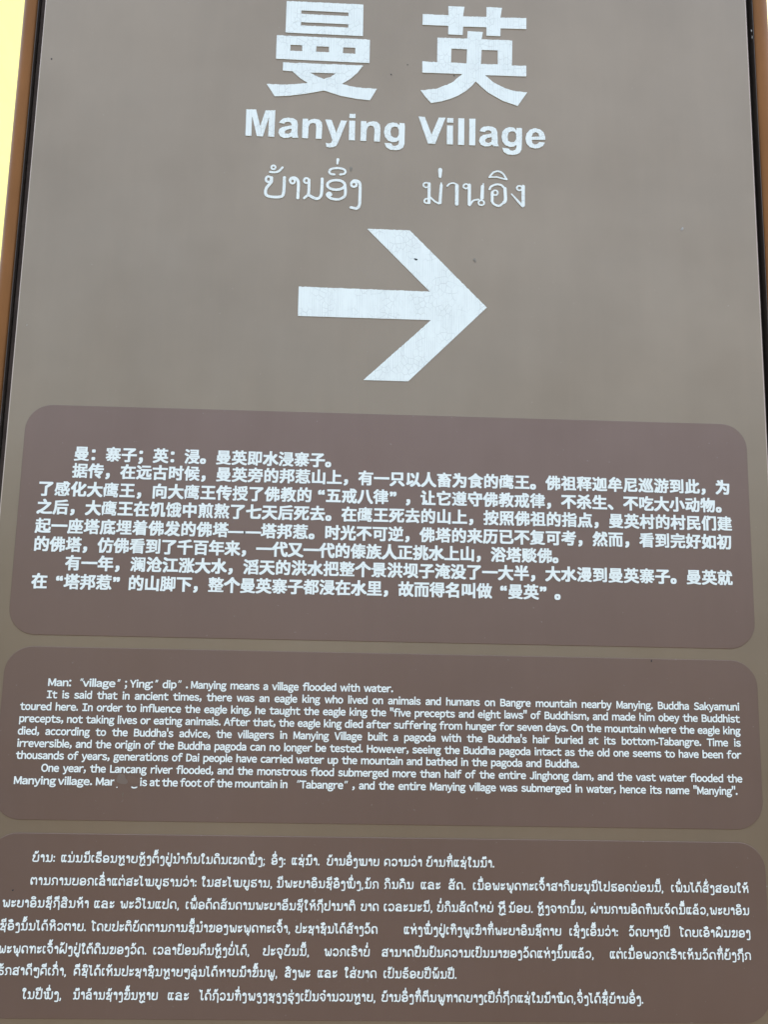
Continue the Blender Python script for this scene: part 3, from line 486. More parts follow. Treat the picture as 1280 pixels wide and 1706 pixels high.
LAYOUT = json.loads(r'''{"panels": {"pw": 0.4736929588811115, "off": -0.0023860653190467857}, "cn": [["曼：寨子；英：浸。曼英即水浸寨子。", -0.40076, -0.06374, 0.02024], ["据传，在远古时候，曼英旁的邦惹山上，有一只以人畜为食的鹰王。佛祖释迦牟尼巡游到此，为", -0.40124, -0.08601, 0.02043], ["了感化大鹰王，向大鹰王传授了佛教的", -0.44254, -0.11026, 0.02063], ["“五戒八律”，让它遵守佛教戒律，不杀生、不吃大小动物。", -0.09519, -0.1101, 0.02043], ["之后，大鹰王在饥饿中煎熬了七天后死去。在鹰王死去的山上，按照佛祖的指点，曼英村的村民们建", -0.4425, -0.1339, 0.02045], ["起一座塔底埋着佛发的佛塔——塔邦惹。时光不可逆，佛塔的来历已不复可考，然而，看到完好如初", -0.44247, -0.15813, 0.02042], ["的佛塔，仿佛看到了千百年来，一代又一代的傣族人正挑水上山，浴塔赕佛。", -0.44246, -0.18144, 0.02007], ["有一年，澜沧江涨大水，滔天的洪水把整个景洪坝子淹没了一大半，大水漫到曼英寨子。曼英就", -0.40117, -0.20464, 0.02038], ["在“塔邦惹”的山脚下，整个曼英寨子都浸在水里，故而得名叫做“曼英”。", -0.44127, -0.22836, 0.0201]], "en": [[-0.35722, [["Man:", -0.4205, -0.39219], ["“", -0.38188, -0.3782], ["village", -0.3782, -0.338], ["”", -0.33616, -0.33283], [";", -0.32655, -0.32434], ["Ying:", -0.32027, -0.29179], ["”", -0.28957, -0.28624], ["dip", -0.27994, -0.26252], ["”", -0.26141, -0.25695], [".", -0.25102, -0.24879], ["Manying means a village flooded with water.", -0.24471, 0.00702]]], [-0.37194, [["It is said that in ancient times, there was an eagle king who lived on animals and humans on Bangre mountain nearby Manying. Buddha Sakyamuni", -0.42087, 0.44632]]], [-0.38662, [["toured here. In order to influence the eagle king, he taught the eagle king the \"five precepts and eight laws\" of Buddhism, and made him obey the Buddhist", -0.45243, 0.44648]]], [-0.40124, [["precepts, not taking lives or eating animals. After that, the eagle king died after suffering from hunger for seven days. On the mountain where the eagle king", -0.45205, 0.44662]]], [-0.41603, [["died, according to the Buddha's advice, the villagers in Manying Village built a pagoda with the Buddha's hair buried at its bottom-Tabangre. Time is", -0.45262, 0.44636]]], [-0.43066, [["irreversible, and the origin of the Buddha pagoda can no longer be tested. However, seeing the Buddha pagoda intact as the old one seems to have been for", -0.45209, 0.4465]]], [-0.44477, [["thousands of years, generations of Dai people have carried water up the mountain and bathed in the pagoda and Buddha.", -0.45253, 0.24102]]], [-0.45946, [["One year, the Lancang river flooded, and the monstrous flood submerged more than half of the entire Jinghong dam, and the vast water flooded the", -0.42073, 0.44638]]], [-0.47447, [["Manying village.", -0.45235, -0.35797], ["Manying", -0.35362, -0.30276], ["is at the foot of the mountain in", -0.30022, -0.12061], ["“", -0.10958, -0.10516], ["Tabangre", -0.10516, -0.05208], ["”", -0.05134, -0.04691], [",", -0.041, -0.03841], ["and the entire Manying village was submerged in water, hence its name \"Manying\".", -0.03287, 0.43966]]]], "la": [[-0.56415, [["ບ້ານ:", -0.42286, -0.3954], ["ແມ່ນມີເຮືອນຫຼາຍຫຼັງຕັ້ງຢູ່ນຳກັນໃນດິນເຂດໜຶ່ງ;", -0.38862, -0.14404], ["ອິ່ງ:", -0.13679, -0.11938], ["ແຊ່ນ້ຳ.", -0.11212, -0.07796], ["ບ້ານອິ່ງໝາຍ", -0.06959, -0.00577], ["ຄວາມວ່າ", 8e-05, 0.04619], ["ບ້ານທີ່ແຊ່ໃນນ້ຳ.", 0.05133, 0.13513]]], [-0.59021, [["ຕາມການບອກເລົ່າແຕ່ສະໄໝບູຮານວ່າ:", -0.42292, -0.22506], ["ໃນສະໄໝບູຮານ,", -0.21931, -0.13428], ["ມີພະຍາອິນຊີອົງໜຶ່ງ,ມັກ", -0.12922, -0.00592], ["ກິນຄົນ", 0.00063, 0.03635], ["ແລະ", 0.04511, 0.06922], ["ສັດ.", 0.07873, 0.09996], ["ເມື່ອພະພຸດທະເຈົ້າສາກິຍະມຸນີໄປຮອດບ່ອນນີ້,", 0.10876, 0.34307], ["ເພິ່ນໄດ້ສັ່ງສອນໃຫ້", 0.35236, 0.44855]]], [-0.61572, [["ພະຍາອິນຊີຖືສິນຫ້າ", -0.454, -0.35203], ["ແລະ", -0.34564, -0.32146], ["ພະວິໄນແປດ,", -0.31505, -0.24443], ["ເພື່ອດັດສັນດານພະຍາອີນຊີໃຫ້ຖືປານາຕິ", -0.23692, -0.03363], ["ບາດ", -0.02711, -0.00537], ["ເວລະມະນີ,", 0.0008, 0.06003], ["ບໍ່ກິນສັດໃຫຍ່", 0.06513, 0.13373], ["ຫຼື", 0.13885, 0.14909], ["ນ້ອຍ.", 0.15239, 0.18206], ["ຫຼັງຈາກນັ້ນ,", 0.1872, 0.24746], ["ຜ່ານການອົດທົນເຈັດມື້ແລ້ວ,ພະຍາອິນ", 0.25262, 0.44817]]], [-0.64145, [["ຊີອົງນັ້ນໄດ້ຫິວຕາຍ.", -0.4546, -0.35302], ["ໂດຍປະຕິບັດຕາມການຊີ້ນຳຂອງພະພຸດທະເຈົ້າ,", -0.34665, -0.11068], ["ປະຊາຊົນໄດ້ສ້າງວັດ", -0.10494, -0.00625], ["ແຫ່ງໜຶ່ງຢູ່ເທິງພູເຂົາທີ່ພະຍາອິນຊີຕາຍ", 0.02557, 0.21629], ["ເຊິ່ງເອີ້ນວ່າ:", 0.22617, 0.28598], ["ວັດບາງເຢີ", 0.29885, 0.34932], ["ໂດຍເອົາຜົມຂອງ", 0.36149, 0.44848]]], [-0.66692, [["ພະພຸດທະເຈົ້າຝັງຢູ່ໃຕ້ດິນຂອງວັດ.", -0.45441, -0.28014], ["ເວລາຢ້ອນຄືນຫຼັງບໍ່ໄດ້,", -0.27235, -0.15828], ["ປະຈຸບັນນີ້,", -0.14259, -0.08718], ["ພວກເຮົາບໍ່", -0.06962, -0.01504], ["ສາມາດຢືນຢັນຄວາມເປັນມາຂອງວັດແຫ່ງນັ້ນແລ້ວ,", -0.00065, 0.25582], ["ແຕ່ເມື່ອພວກເຮົາເຫັນວັດທີ່ຍັງຖືກ", 0.2752, 0.44809]]], [-0.69094, [["ຮັກສາດີໆຄືເກົ່າ,", -0.45294, -0.3725], ["ຄືຊິໄດ້ເຫັນປະຊາຊົນຫຼາຍໆລຸ່ນໄດ້ຫາບນ້ຳຂຶ້ນພູ,", -0.36409, -0.12414], ["ສົງພະ", -0.11559, -0.08529], ["ແລະ", -0.07672, -0.05314], ["ໃສ່ບາດ", -0.04456, -0.00624], ["ເປັນຮ້ອຍປີພັນປີ.", 0.00201, 0.08978]]], [-0.71697, [["ໃນປີໜຶ່ງ,", -0.42213, -0.37611], ["ນ້ຳລ້ານຊ້າງຂຶ້ນຫຼາຍ", -0.36284, -0.26399], ["ແລະ", -0.25239, -0.22739], ["ໄດ້ຖ້ວມທົ່ງພຽງຊຽງຮຸ່ງເປັນຈຳນວນຫຼາຍ,", -0.2147, -0.00673], ["ບ້ານອິ່ງທີ່ຕີນພູທາດບາງເຢີກໍ່ຖືກແຊ່ໃນນ້ຳໝົດ,ຈຶ່ງໄດ້ຊື່ບ້ານອິ່ງ.", 6e-05, 0.31498]]]], "man": [[[-0.1621, 0.59748], [-0.05353, 0.59701], [-0.05304, 0.54713], [-0.16195, 0.54785]], [[-0.14116, 0.58338], [-0.07426, 0.583], [-0.07412, 0.57765], [-0.14127, 0.57819]], [[-0.14094, 0.56494], [-0.07406, 0.5647], [-0.07407, 0.55969], [-0.14106, 0.56009]], [[-0.17408, 0.54327], [-0.04301, 0.54245], [-0.04288, 0.50595], [-0.17378, 0.5067]], [[-0.15443, 0.52912], [-0.13778, 0.52908], [-0.13748, 0.52047], [-0.15438, 0.52017]], [[-0.1182, 0.52855], [-0.10008, 0.52858], [-0.09982, 0.52011], [-0.11822, 0.52007]], [[-0.08048, 0.52852], [-0.06305, 0.52868], [-0.0631, 0.51955], [-0.08052, 0.51956]], [[-0.1635, 0.50177], [-0.0512, 0.50207], [-0.05916, 0.49027], [-0.06972, 0.47981], [-0.08035, 0.47255], [-0.068, 0.4693], [-0.05208, 0.46748], [-0.03114, 0.46729], [-0.04082, 0.44908], [-0.05886, 0.45034], [-0.08198, 0.45404], [-0.1052, 0.46105], [-0.12801, 0.45564], [-0.15365, 0.45091], [-0.17334, 0.44927], [-0.17824, 0.45721], [-0.18556, 0.46789], [-0.16147, 0.46786], [-0.14429, 0.4694], [-0.12856, 0.47168], [-0.13886, 0.47832], [-0.15003, 0.48842], [-0.16344, 0.48908]], [[-0.12551, 0.48762], [-0.08945, 0.48796], [-0.09722, 0.48223], [-0.10577, 0.479], [-0.11525, 0.48253]]], "ying": [[[0.03126, 0.58607], [0.06807, 0.5862], [0.06764, 0.60022], [0.09084, 0.60035], [0.08872, 0.58506], [0.12239, 0.58584], [0.12235, 0.60137], [0.14457, 0.60129], [0.14235, 0.58548], [0.17937, 0.58659], [0.17915, 0.56897], [0.14235, 0.56855], [0.14206, 0.5562], [0.12247, 0.5561], [0.12243, 0.56924], [0.08884, 0.5688], [0.08819, 0.55548], [0.06792, 0.5555], [0.06794, 0.56895], [0.0312, 0.56885]], [[0.0955, 0.56214], [0.11729, 0.56186], [0.11542, 0.5506], [0.15915, 0.55052], [0.15849, 0.51152], [0.17904, 0.51213], [0.17882, 0.49516], [0.12073, 0.49465], [0.13243, 0.48434], [0.1485, 0.47599], [0.16382, 0.4719], [0.18032, 0.47104], [0.174, 0.46125], [0.16667, 0.4494], [0.14557, 0.45606], [0.12517, 0.46783], [0.11568, 0.47613], [0.10734, 0.4845], [0.10111, 0.47628], [0.09316, 0.4688], [0.08303, 0.46172], [0.07147, 0.456], [0.05847, 0.4515], [0.04476, 0.44854], [0.03668, 0.45764], [0.02958, 0.46759], [0.05246, 0.47097], [0.0727, 0.48058], [0.08832, 0.49495], [0.03181, 0.49465], [0.03186, 0.5122], [0.05271, 0.51187], [0.05272, 0.55011], [0.09484, 0.55045]], [[0.07252, 0.53362], [0.09494, 0.53352], [0.09405, 0.51182], [0.07213, 0.51211]], [[0.11548, 0.53366], [0.13854, 0.53375], [0.13855, 0.51223], [0.11453, 0.51178]]], "arrow": [[[-0.04039, 0.25872], [0.01822, 0.25847], [0.12388, 0.15178], [0.01945, 0.04571], [-0.04026, 0.04567], [0.04854, 0.13153], [-0.12959, 0.13135], [-0.12983, 0.17276], [0.04652, 0.17172]]], "hlao": [["L", [[-0.17315, 0.3255], [-0.17336, 0.32393], [-0.1741, 0.32257], [-0.17525, 0.32164], [-0.17663, 0.32127], [-0.17804, 0.32153], [-0.17927, 0.32236], [-0.18011, 0.32366], [-0.18046, 0.32521], [-0.18024, 0.32679], [-0.17951, 0.32815], [-0.17836, 0.32908], [-0.17697, 0.32945], [-0.17556, 0.32919], [-0.17434, 0.32835], [-0.17349, 0.32706], [-0.17315, 0.3255]], 0.00156, 0.00156], ["S", [[-0.17268, 0.3278], [-0.17297, 0.32126], [-0.17869, 0.31316], [-0.18012, 0.30706], [-0.17778, 0.30142], [-0.1676, 0.29955], [-0.15783, 0.30114], [-0.15529, 0.30803], [-0.15511, 0.32895]], 0.00198, 0.00198], ["L", [[-0.16794, 0.3432], [-0.16811, 0.34209], [-0.16869, 0.34113], [-0.16958, 0.34046], [-0.17065, 0.3402], [-0.17173, 0.34038], [-0.17267, 0.34097], [-0.17332, 0.34188], [-0.17358, 0.34298], [-0.17341, 0.34409], [-0.17284, 0.34506], [-0.17195, 0.34572], [-0.17088, 0.34598], [-0.16979, 0.34581], [-0.16885, 0.34522], [-0.1682, 0.3443], [-0.16794, 0.3432]], 0.00127, 0.00127], ["S", [[-0.17499, 0.33607], [-0.16766, 0.33606], [-0.1628, 0.33808], [-0.15835, 0.34344]], 0.00156, 0.00156], ["L", [[-0.14083, 0.32405], [-0.14101, 0.32265], [-0.14164, 0.32145], [-0.14261, 0.32062], [-0.14379, 0.32029], [-0.14498, 0.32052], [-0.14602, 0.32127], [-0.14673, 0.32243], [-0.14702, 0.32381], [-0.14684, 0.32521], [-0.14621, 0.32642], [-0.14523, 0.32725], [-0.14406, 0.32757], [-0.14286, 0.32734], [-0.14183, 0.32659], [-0.14111, 0.32544], [-0.14083, 0.32405]], 0.00141, 0.00141], ["S", [[-0.14721, 0.32501], [-0.14549, 0.32812], [-0.14057, 0.32862], [-0.13648, 0.32468], [-0.13561, 0.31637], [-0.13585, 0.29943]], 0.00198, 0.00198], ["L", [[-0.12155, 0.32558], [-0.12176, 0.32417], [-0.12245, 0.32296], [-0.12352, 0.32213], [-0.12481, 0.3218], [-0.12611, 0.32203], [-0.12724, 0.32277], [-0.12801, 0.32393], [-0.12832, 0.32531], [-0.12811, 0.32671], [-0.12742, 0.32792], [-0.12635, 0.32876], [-0.12506, 0.32908], [-0.12376, 0.32886], [-0.12263, 0.32811], [-0.12186, 0.32696], [-0.12155, 0.32558]], 0.00141, 0.00141], ["S", [[-0.12131, 0.3268], [-0.12126, 0.31694], [-0.12173, 0.30602], [-0.12686, 0.29978]], 0.00184, 0.00184], ["S", [[-0.1217, 0.30512], [-0.11565, 0.30127], [-0.10926, 0.29956], [-0.10447, 0.30397], [-0.1034, 0.31461], [-0.10344, 0.32903]], 0.00198, 0.00198], ["L", [[-0.07195, 0.32116], [-0.0728, 0.31839], [-0.07537, 0.31598], [-0.07926, 0.31428], [-0.08389, 0.31356], [-0.08855, 0.31392], [-0.09253, 0.3153], [-0.09523, 0.31751], [-0.09624, 0.3202], [-0.0954, 0.32296], [-0.09284, 0.32538], [-0.08894, 0.32709], [-0.08431, 0.32781], [-0.07964, 0.32745], [-0.07565, 0.32606], [-0.07295, 0.32385], [-0.07195, 0.32116]], 0.00184, 0.00184], ["S", [[-0.07209, 0.32115], [-0.07111, 0.31133], [-0.07233, 0.30447], [-0.07898, 0.29998], [-0.08743, 0.2998], [-0.09314, 0.30215], [-0.09608, 0.30612], [-0.09334, 0.30864], [-0.09073, 0.30632], [-0.09294, 0.30473]], 0.00184, 0.00184], ["S", [[-0.0871, 0.33593], [-0.09208, 0.33664], [-0.09402, 0.34007], [-0.09131, 0.344], [-0.08313, 0.34555], [-0.07487, 0.34435], [-0.07194, 0.34096], [-0.07368, 0.33738], [-0.07889, 0.33625]], 0.00156, 0.00156], ["L", [[-0.08279, 0.35842], [-0.08332, 0.35197]], 0.00198, 0.00127], ["L", [[-0.05614, 0.32254], [-0.05638, 0.32114], [-0.05715, 0.31992], [-0.05832, 0.31909], [-0.05972, 0.31875], [-0.06113, 0.31898], [-0.06235, 0.31972], [-0.06317, 0.32087], [-0.06349, 0.32225], [-0.06325, 0.32366], [-0.06248, 0.32487], [-0.06131, 0.32571], [-0.05991, 0.32604], [-0.0585, 0.32582], [-0.05728, 0.32508], [-0.05645, 0.32393], [-0.05614, 0.32254]], 0.00156, 0.00156], ["S", [[-0.06298, 0.3244], [-0.05995, 0.32771], [-0.05427, 0.32718], [-0.05131, 0.32197], [-0.05115, 0.30454], [-0.05169, 0.29243], [-0.05537, 0.28747], [-0.06315, 0.28852]], 0.00198, 0.00198]], "hthai": [["L", [[0.04345, 0.32553], [0.04318, 0.32412], [0.04236, 0.3229], [0.04112, 0.32206], [0.03966, 0.32172], [0.03818, 0.32195], [0.03693, 0.32269], [0.03608, 0.32384], [0.03577, 0.32523], [0.03604, 0.32664], [0.03686, 0.32786], [0.03809, 0.3287], [0.03956, 0.32904], [0.04103, 0.32882], [0.04229, 0.32807], [0.04314, 0.32692], [0.04345, 0.32553]], 0.00115, 0.00115], ["L", [[0.04371, 0.32752], [0.04379, 0.29941]], 0.002, 0.002], ["L", [[0.0446, 0.30217], [0.04434, 0.30088], [0.04355, 0.29977], [0.04237, 0.299], [0.04096, 0.2987], [0.03955, 0.2989], [0.03834, 0.29957], [0.03753, 0.30062], [0.03723, 0.30188], [0.03749, 0.30317], [0.03828, 0.30428], [0.03946, 0.30505], [0.04087, 0.30536], [0.04229, 0.30516], [0.04349, 0.30448], [0.04431, 0.30343], [0.0446, 0.30217]], 0.00115, 0.00115], ["S", [[0.04582, 0.30707], [0.05157, 0.30198], [0.05728, 0.29872]], 0.00129, 0.00129], ["L", [[0.06036, 0.32925], [0.05966, 0.3152], [0.05897, 0.3]], 0.001, 0.00215], ["L", [[0.0604, 0.32589], [0.05966, 0.3152], [0.05897, 0.30076]], 0.002, 0.002], ["L", [[0.05873, 0.34877], [0.05855, 0.33835]], 0.00286, 0.00186], ["S", [[0.06868, 0.325], [0.07192, 0.32864], [0.07762, 0.32963], [0.08235, 0.32707]], 0.00115, 0.00115], ["L", [[0.08207, 0.32644], [0.08201, 0.29907]], 0.00243, 0.00243], ["L", [[0.09807, 0.32585], [0.0978, 0.32456], [0.09703, 0.32344], [0.09588, 0.32267], [0.09452, 0.32236], [0.09315, 0.32256], [0.09199, 0.32324], [0.09121, 0.3243], [0.09093, 0.32557], [0.09119, 0.32687], [0.09196, 0.32799], [0.09311, 0.32876], [0.09448, 0.32907], [0.09584, 0.32887], [0.09701, 0.32819], [0.09779, 0.32713], [0.09807, 0.32585]], 0.00115, 0.00115], ["L", [[0.09948, 0.32774], [0.09922, 0.29928]], 0.00215, 0.00215], ["S", [[0.09994, 0.29779], [0.10488, 0.30511], [0.112, 0.30691]], 0.00129, 0.00129], ["L", [[0.11986, 0.30235], [0.11956, 0.30095], [0.1187, 0.29973], [0.11741, 0.29889], [0.11588, 0.29856], [0.11435, 0.29877], [0.11306, 0.29951], [0.11219, 0.30066], [0.11188, 0.30204], [0.11218, 0.30345], [0.11304, 0.30466], [0.11433, 0.3055], [0.11585, 0.30584], [0.11738, 0.30562], [0.11868, 0.30488], [0.11955, 0.30373], [0.11986, 0.30235]], 0.00115, 0.00115], ["L", [[0.11863, 0.33048], [0.11698, 0.30908]], 0.00086, 0.00229], ["L", [[0.1175, 0.32662], [0.11656, 0.30906]], 0.00215, 0.00215], ["S", [[0.12723, 0.32273], [0.12979, 0.3271], [0.13695, 0.33014], [0.14411, 0.32889], [0.1484, 0.32402]], 0.00143, 0.00143], ["S", [[0.14869, 0.32449], [0.14925, 0.30805], [0.14696, 0.3037]], 0.00215, 0.00215], ["S", [[0.14696, 0.3037], [0.13983, 0.29857], [0.13198, 0.30252], [0.13068, 0.31113]], 0.00157, 0.00157], ["L", [[0.13083, 0.30505], [0.13095, 0.31799]], 0.00186, 0.00186], ["L", [[0.13867, 0.31784], [0.1384, 0.31643], [0.13763, 0.31521], [0.13647, 0.31437], [0.1351, 0.31404], [0.13374, 0.31427], [0.13258, 0.31501], [0.1318, 0.31617], [0.13153, 0.31756], [0.1318, 0.31897], [0.13257, 0.32019], [0.13373, 0.32102], [0.13509, 0.32136], [0.13646, 0.32113], [0.13762, 0.32038], [0.1384, 0.31923], [0.13867, 0.31784]], 0.00115, 0.00115], ["S", [[0.1269, 0.34046], [0.13234, 0.34743], [0.13908, 0.34969], [0.14583, 0.34643], [0.15099, 0.33835]], 0.00129, 0.00129], ["L", [[0.12762, 0.34049], [0.13694, 0.34116], [0.15085, 0.33788]], 0.00115, 0.00115], ["L", [[0.17247, 0.32603], [0.17218, 0.32473], [0.17137, 0.32361], [0.17016, 0.32283], [0.16873, 0.32252], [0.16731, 0.32272], [0.1661, 0.3234], [0.1653, 0.32446], [0.16502, 0.32574], [0.16531, 0.32704], [0.16612, 0.32816], [0.16733, 0.32894], [0.16876, 0.32925], [0.17018, 0.32905], [0.17139, 0.32837], [0.17219, 0.32731], [0.17247, 0.32603]], 0.00115, 0.00115], ["L", [[0.17392, 0.32884], [0.17381, 0.30064]], 0.00229, 0.00229], ["L", [[0.17295, 0.29954], [0.15769, 0.31675]], 0.00186, 0.001]], "hl": [["M", [[[-0.21152, 0.42804], [-0.19812, 0.42832], [-0.19144, 0.4037], [-0.18493, 0.4275], [-0.17163, 0.42866], [-0.17155, 0.38831], [-0.17968, 0.38846], [-0.18, 0.418], [-0.18717, 0.38835], [-0.1953, 0.3884], [-0.20332, 0.41899], [-0.20306, 0.38847], [-0.211, 0.38853]]]], ["a", [[[-0.16543, 0.40953], [-0.16394, 0.41325], [-0.15999, 0.41658], [-0.15324, 0.41815], [-0.14595, 0.41748], [-0.14129, 0.41421], [-0.13974, 0.40884], [-0.1398, 0.39799], [-0.13942, 0.3926], [-0.13837, 0.38842], [-0.14622, 0.38789], [-0.1472, 0.39001], [-0.15209, 0.38765], [-0.1584, 0.38719], [-0.16347, 0.38963], [-0.16594, 0.39493], [-0.16479, 0.40039], [-0.16084, 0.40351], [-0.15367, 0.40549], [-0.14784, 0.40702], [-0.14933, 0.41061], [-0.153, 0.41174], [-0.15705, 0.41088], [-0.15832, 0.40855]], [[-0.14809, 0.40159], [-0.15436, 0.39984], [-0.1577, 0.39724], [-0.15641, 0.39435], [-0.15231, 0.39353], [-0.14895, 0.39564], [-0.14799, 0.39913]]]], ["n", [[[-0.13323, 0.41723], [-0.12596, 0.41734], [-0.12566, 0.41389], [-0.1223, 0.4167], [-0.11689, 0.41792], [-0.11049, 0.417], [-0.10673, 0.41321], [-0.106, 0.40731], [-0.10638, 0.38808], [-0.11427, 0.38804], [-0.11395, 0.40598], [-0.11528, 0.41037], [-0.11895, 0.4115], [-0.12299, 0.41005], [-0.12483, 0.40552], [-0.12513, 0.38798], [-0.13311, 0.38824]]]], ["y", [[[-0.10219, 0.4175], [-0.09307, 0.41709], [-0.08641, 0.39811], [-0.07996, 0.41716], [-0.07175, 0.41701], [-0.08328, 0.38397], [-0.0854, 0.37897], [-0.0894, 0.37636], [-0.09436, 0.37566], [-0.09909, 0.37625], [-0.1002, 0.38278], [-0.09681, 0.38164], [-0.09321, 0.38258], [-0.09108, 0.38708]]]], ["i", [[[-0.06858, 0.42756], [-0.06036, 0.42772], [-0.06037, 0.42096], [-0.06858, 0.42091]], [[-0.06875, 0.41714], [-0.06055, 0.41729], [-0.06041, 0.38767], [-0.06841, 0.38773]]]], ["n", [[[-0.05234, 0.41734], [-0.04476, 0.41716], [-0.04495, 0.41369], [-0.04091, 0.41653], [-0.03592, 0.41774], [-0.02995, 0.4166], [-0.02622, 0.41279], [-0.02518, 0.4071], [-0.02566, 0.38714], [-0.03367, 0.38721], [-0.03336, 0.40576], [-0.03482, 0.40966], [-0.03895, 0.41097], [-0.04256, 0.40913], [-0.04427, 0.40432], [-0.04459, 0.38734], [-0.0525, 0.38741]]]], ["g", [[[0.00113, 0.41663], [0.00799, 0.41662], [0.00872, 0.4115], [0.00853, 0.38531], [0.0068, 0.37983], [0.00277, 0.37652], [-0.00358, 0.37528], [-0.01087, 0.37566], [-0.01639, 0.37887], [-0.01908, 0.38565], [-0.0097, 0.38554], [-0.00827, 0.38265], [-0.00461, 0.38152], [-0.00054, 0.38326], [0.00076, 0.38647], [0.00086, 0.3909], [-0.00291, 0.38779], [-0.00836, 0.38707], [-0.01432, 0.38929], [-0.01853, 0.39453], [-0.02005, 0.40187], [-0.01884, 0.40934], [-0.01484, 0.41466], [-0.00803, 0.41723], [-0.00252, 0.41598], [0.00102, 0.41266]], [[-0.00562, 0.41089], [-0.00969, 0.40874], [-0.0114, 0.40273], [-0.00992, 0.39687], [-0.00621, 0.39386], [-0.00167, 0.39474], [0.00053, 0.39928], [0.00059, 0.4062], [-0.00195, 0.41005]]]], ["V", [[[0.02746, 0.42767], [0.03643, 0.4272], [0.04605, 0.40081], [0.0558, 0.42692], [0.0654, 0.42733], [0.05107, 0.38706], [0.04136, 0.38708]]]], ["i", [[[0.06761, 0.42708], [0.07644, 0.4272], [0.07611, 0.41993], [0.06752, 0.41999]], [[0.06756, 0.41574], [0.07575, 0.41591], [0.07584, 0.38707], [0.06753, 0.38715]]]], ["l", [[[0.08314, 0.42723], [0.09158, 0.42742], [0.09153, 0.38704], [0.08321, 0.38712]]]], ["l", [[[0.09868, 0.42704], [0.10721, 0.42723], [0.10692, 0.38708], [0.09875, 0.38708]]]], ["a", [[[0.11315, 0.40872], [0.1151, 0.41348], [0.11904, 0.4162], [0.12535, 0.41707], [0.13166, 0.41648], [0.13601, 0.41351], [0.13798, 0.40848], [0.13838, 0.39957], [0.13839, 0.39194], [0.13997, 0.38709], [0.13249, 0.38678], [0.13107, 0.38909], [0.1262, 0.38652], [0.11992, 0.3861], [0.1148, 0.38842], [0.11242, 0.39425], [0.11397, 0.40025], [0.11829, 0.40341], [0.12537, 0.40498], [0.1301, 0.40645], [0.12891, 0.40981], [0.12536, 0.41076], [0.12181, 0.40976], [0.12024, 0.40749]], [[0.13011, 0.4005], [0.12381, 0.39897], [0.12067, 0.39587], [0.12186, 0.39253], [0.1258, 0.39159], [0.12933, 0.39368], [0.13051, 0.39755]]]], ["g", [[[0.165, 0.41601], [0.17236, 0.41589], [0.17255, 0.4027], [0.17185, 0.384], [0.16986, 0.37927], [0.16552, 0.37613], [0.15923, 0.37486], [0.15215, 0.37542], [0.14705, 0.37876], [0.14469, 0.38542], [0.15374, 0.38427], [0.1557, 0.38207], [0.15924, 0.38137], [0.16318, 0.38322], [0.16477, 0.3871], [0.16478, 0.39049], [0.16083, 0.38736], [0.15532, 0.38671], [0.14902, 0.38941], [0.14508, 0.39476], [0.1439, 0.40235], [0.14509, 0.40963], [0.14983, 0.41494], [0.15615, 0.41717], [0.16168, 0.41587], [0.16484, 0.41217]], [[0.15772, 0.41059], [0.15377, 0.40829], [0.15218, 0.4027], [0.15296, 0.39594], [0.1569, 0.39398], [0.16163, 0.3946], [0.16441, 0.39981], [0.16443, 0.40661], [0.16206, 0.40992]]]], ["e", [[[0.20509, 0.39963], [0.18612, 0.39884], [0.18688, 0.39437], [0.19081, 0.39199], [0.19437, 0.39298], [0.19676, 0.39622], [0.2049, 0.39554], [0.20186, 0.39032], [0.19631, 0.3867], [0.19078, 0.3858], [0.18369, 0.38745], [0.17898, 0.39277], [0.17744, 0.40035], [0.17905, 0.40808], [0.18383, 0.41424], [0.19096, 0.41668], [0.19808, 0.41527], [0.2028, 0.4112], [0.20497, 0.4049]], [[0.18614, 0.40369], [0.19706, 0.40414], [0.19566, 0.40877], [0.19172, 0.41074], [0.18815, 0.40888]]]]]}''')

# ------------------------------------------------------------------ the place round the sign
g = 120.0
ground = link('ground', [(-g, -g, 0), (g, -g, 0), (g, g, 0), (-g, g, 0)], [(0, 1, 2, 3)], M['paving']); ground['kind'] = 'structure'

# unseen hill ring, added to darken the low sky mirrored in the board
hv = []; hf = []; NS = 144
for k in range(NS):
    a = 2 * math.pi * k / NS
    hh = 24 + 5 * math.sin(2 * a + 1) + 3 * math.sin(5 * a) + 1.5 * math.sin(11 * a + 2) + .8 * math.sin(29 * a)
    for rr, zz in ((96, -.3), (104, hh * .45), (113, hh * .85), (122, hh), (150, hh * .7)):
        w_ = 1 + .02 * math.sin(17 * a + rr)
        hv.append((rr * w_ * math.cos(a), rr * w_ * math.sin(a), zz))
for k in range(NS):
    for j in range(4):
        k2 = (k + 1) % NS; hf.append((k * 5 + j, k2 * 5 + j, k2 * 5 + j + 1, k * 5 + j + 1))
unseen_hills = link('unseen_hills', hv, hf, M['hill_green'], None, True); unseen_hills['kind'] = 'structure'

wall_n = Vector((.76, -.65, 0)).normalized(); wall_d = Vector((-wall_n.y, wall_n.x, 0))
wb = box_bm(-2.8, 20.5, 0.0, 0.25, 0.0, 18.5, .01, 1)
wall = bm_obj('plaster_wall', wb, M['plaster'])
wall.location = (0, 3.0, 0); wall.rotation_euler = (0, 0, math.atan2(wall_d.y, wall_d.x))
wall['label'] = 'bright pale yellow sunlit wall showing at the far left and right edges behind the signboard'; wall['category'] = 'wall'

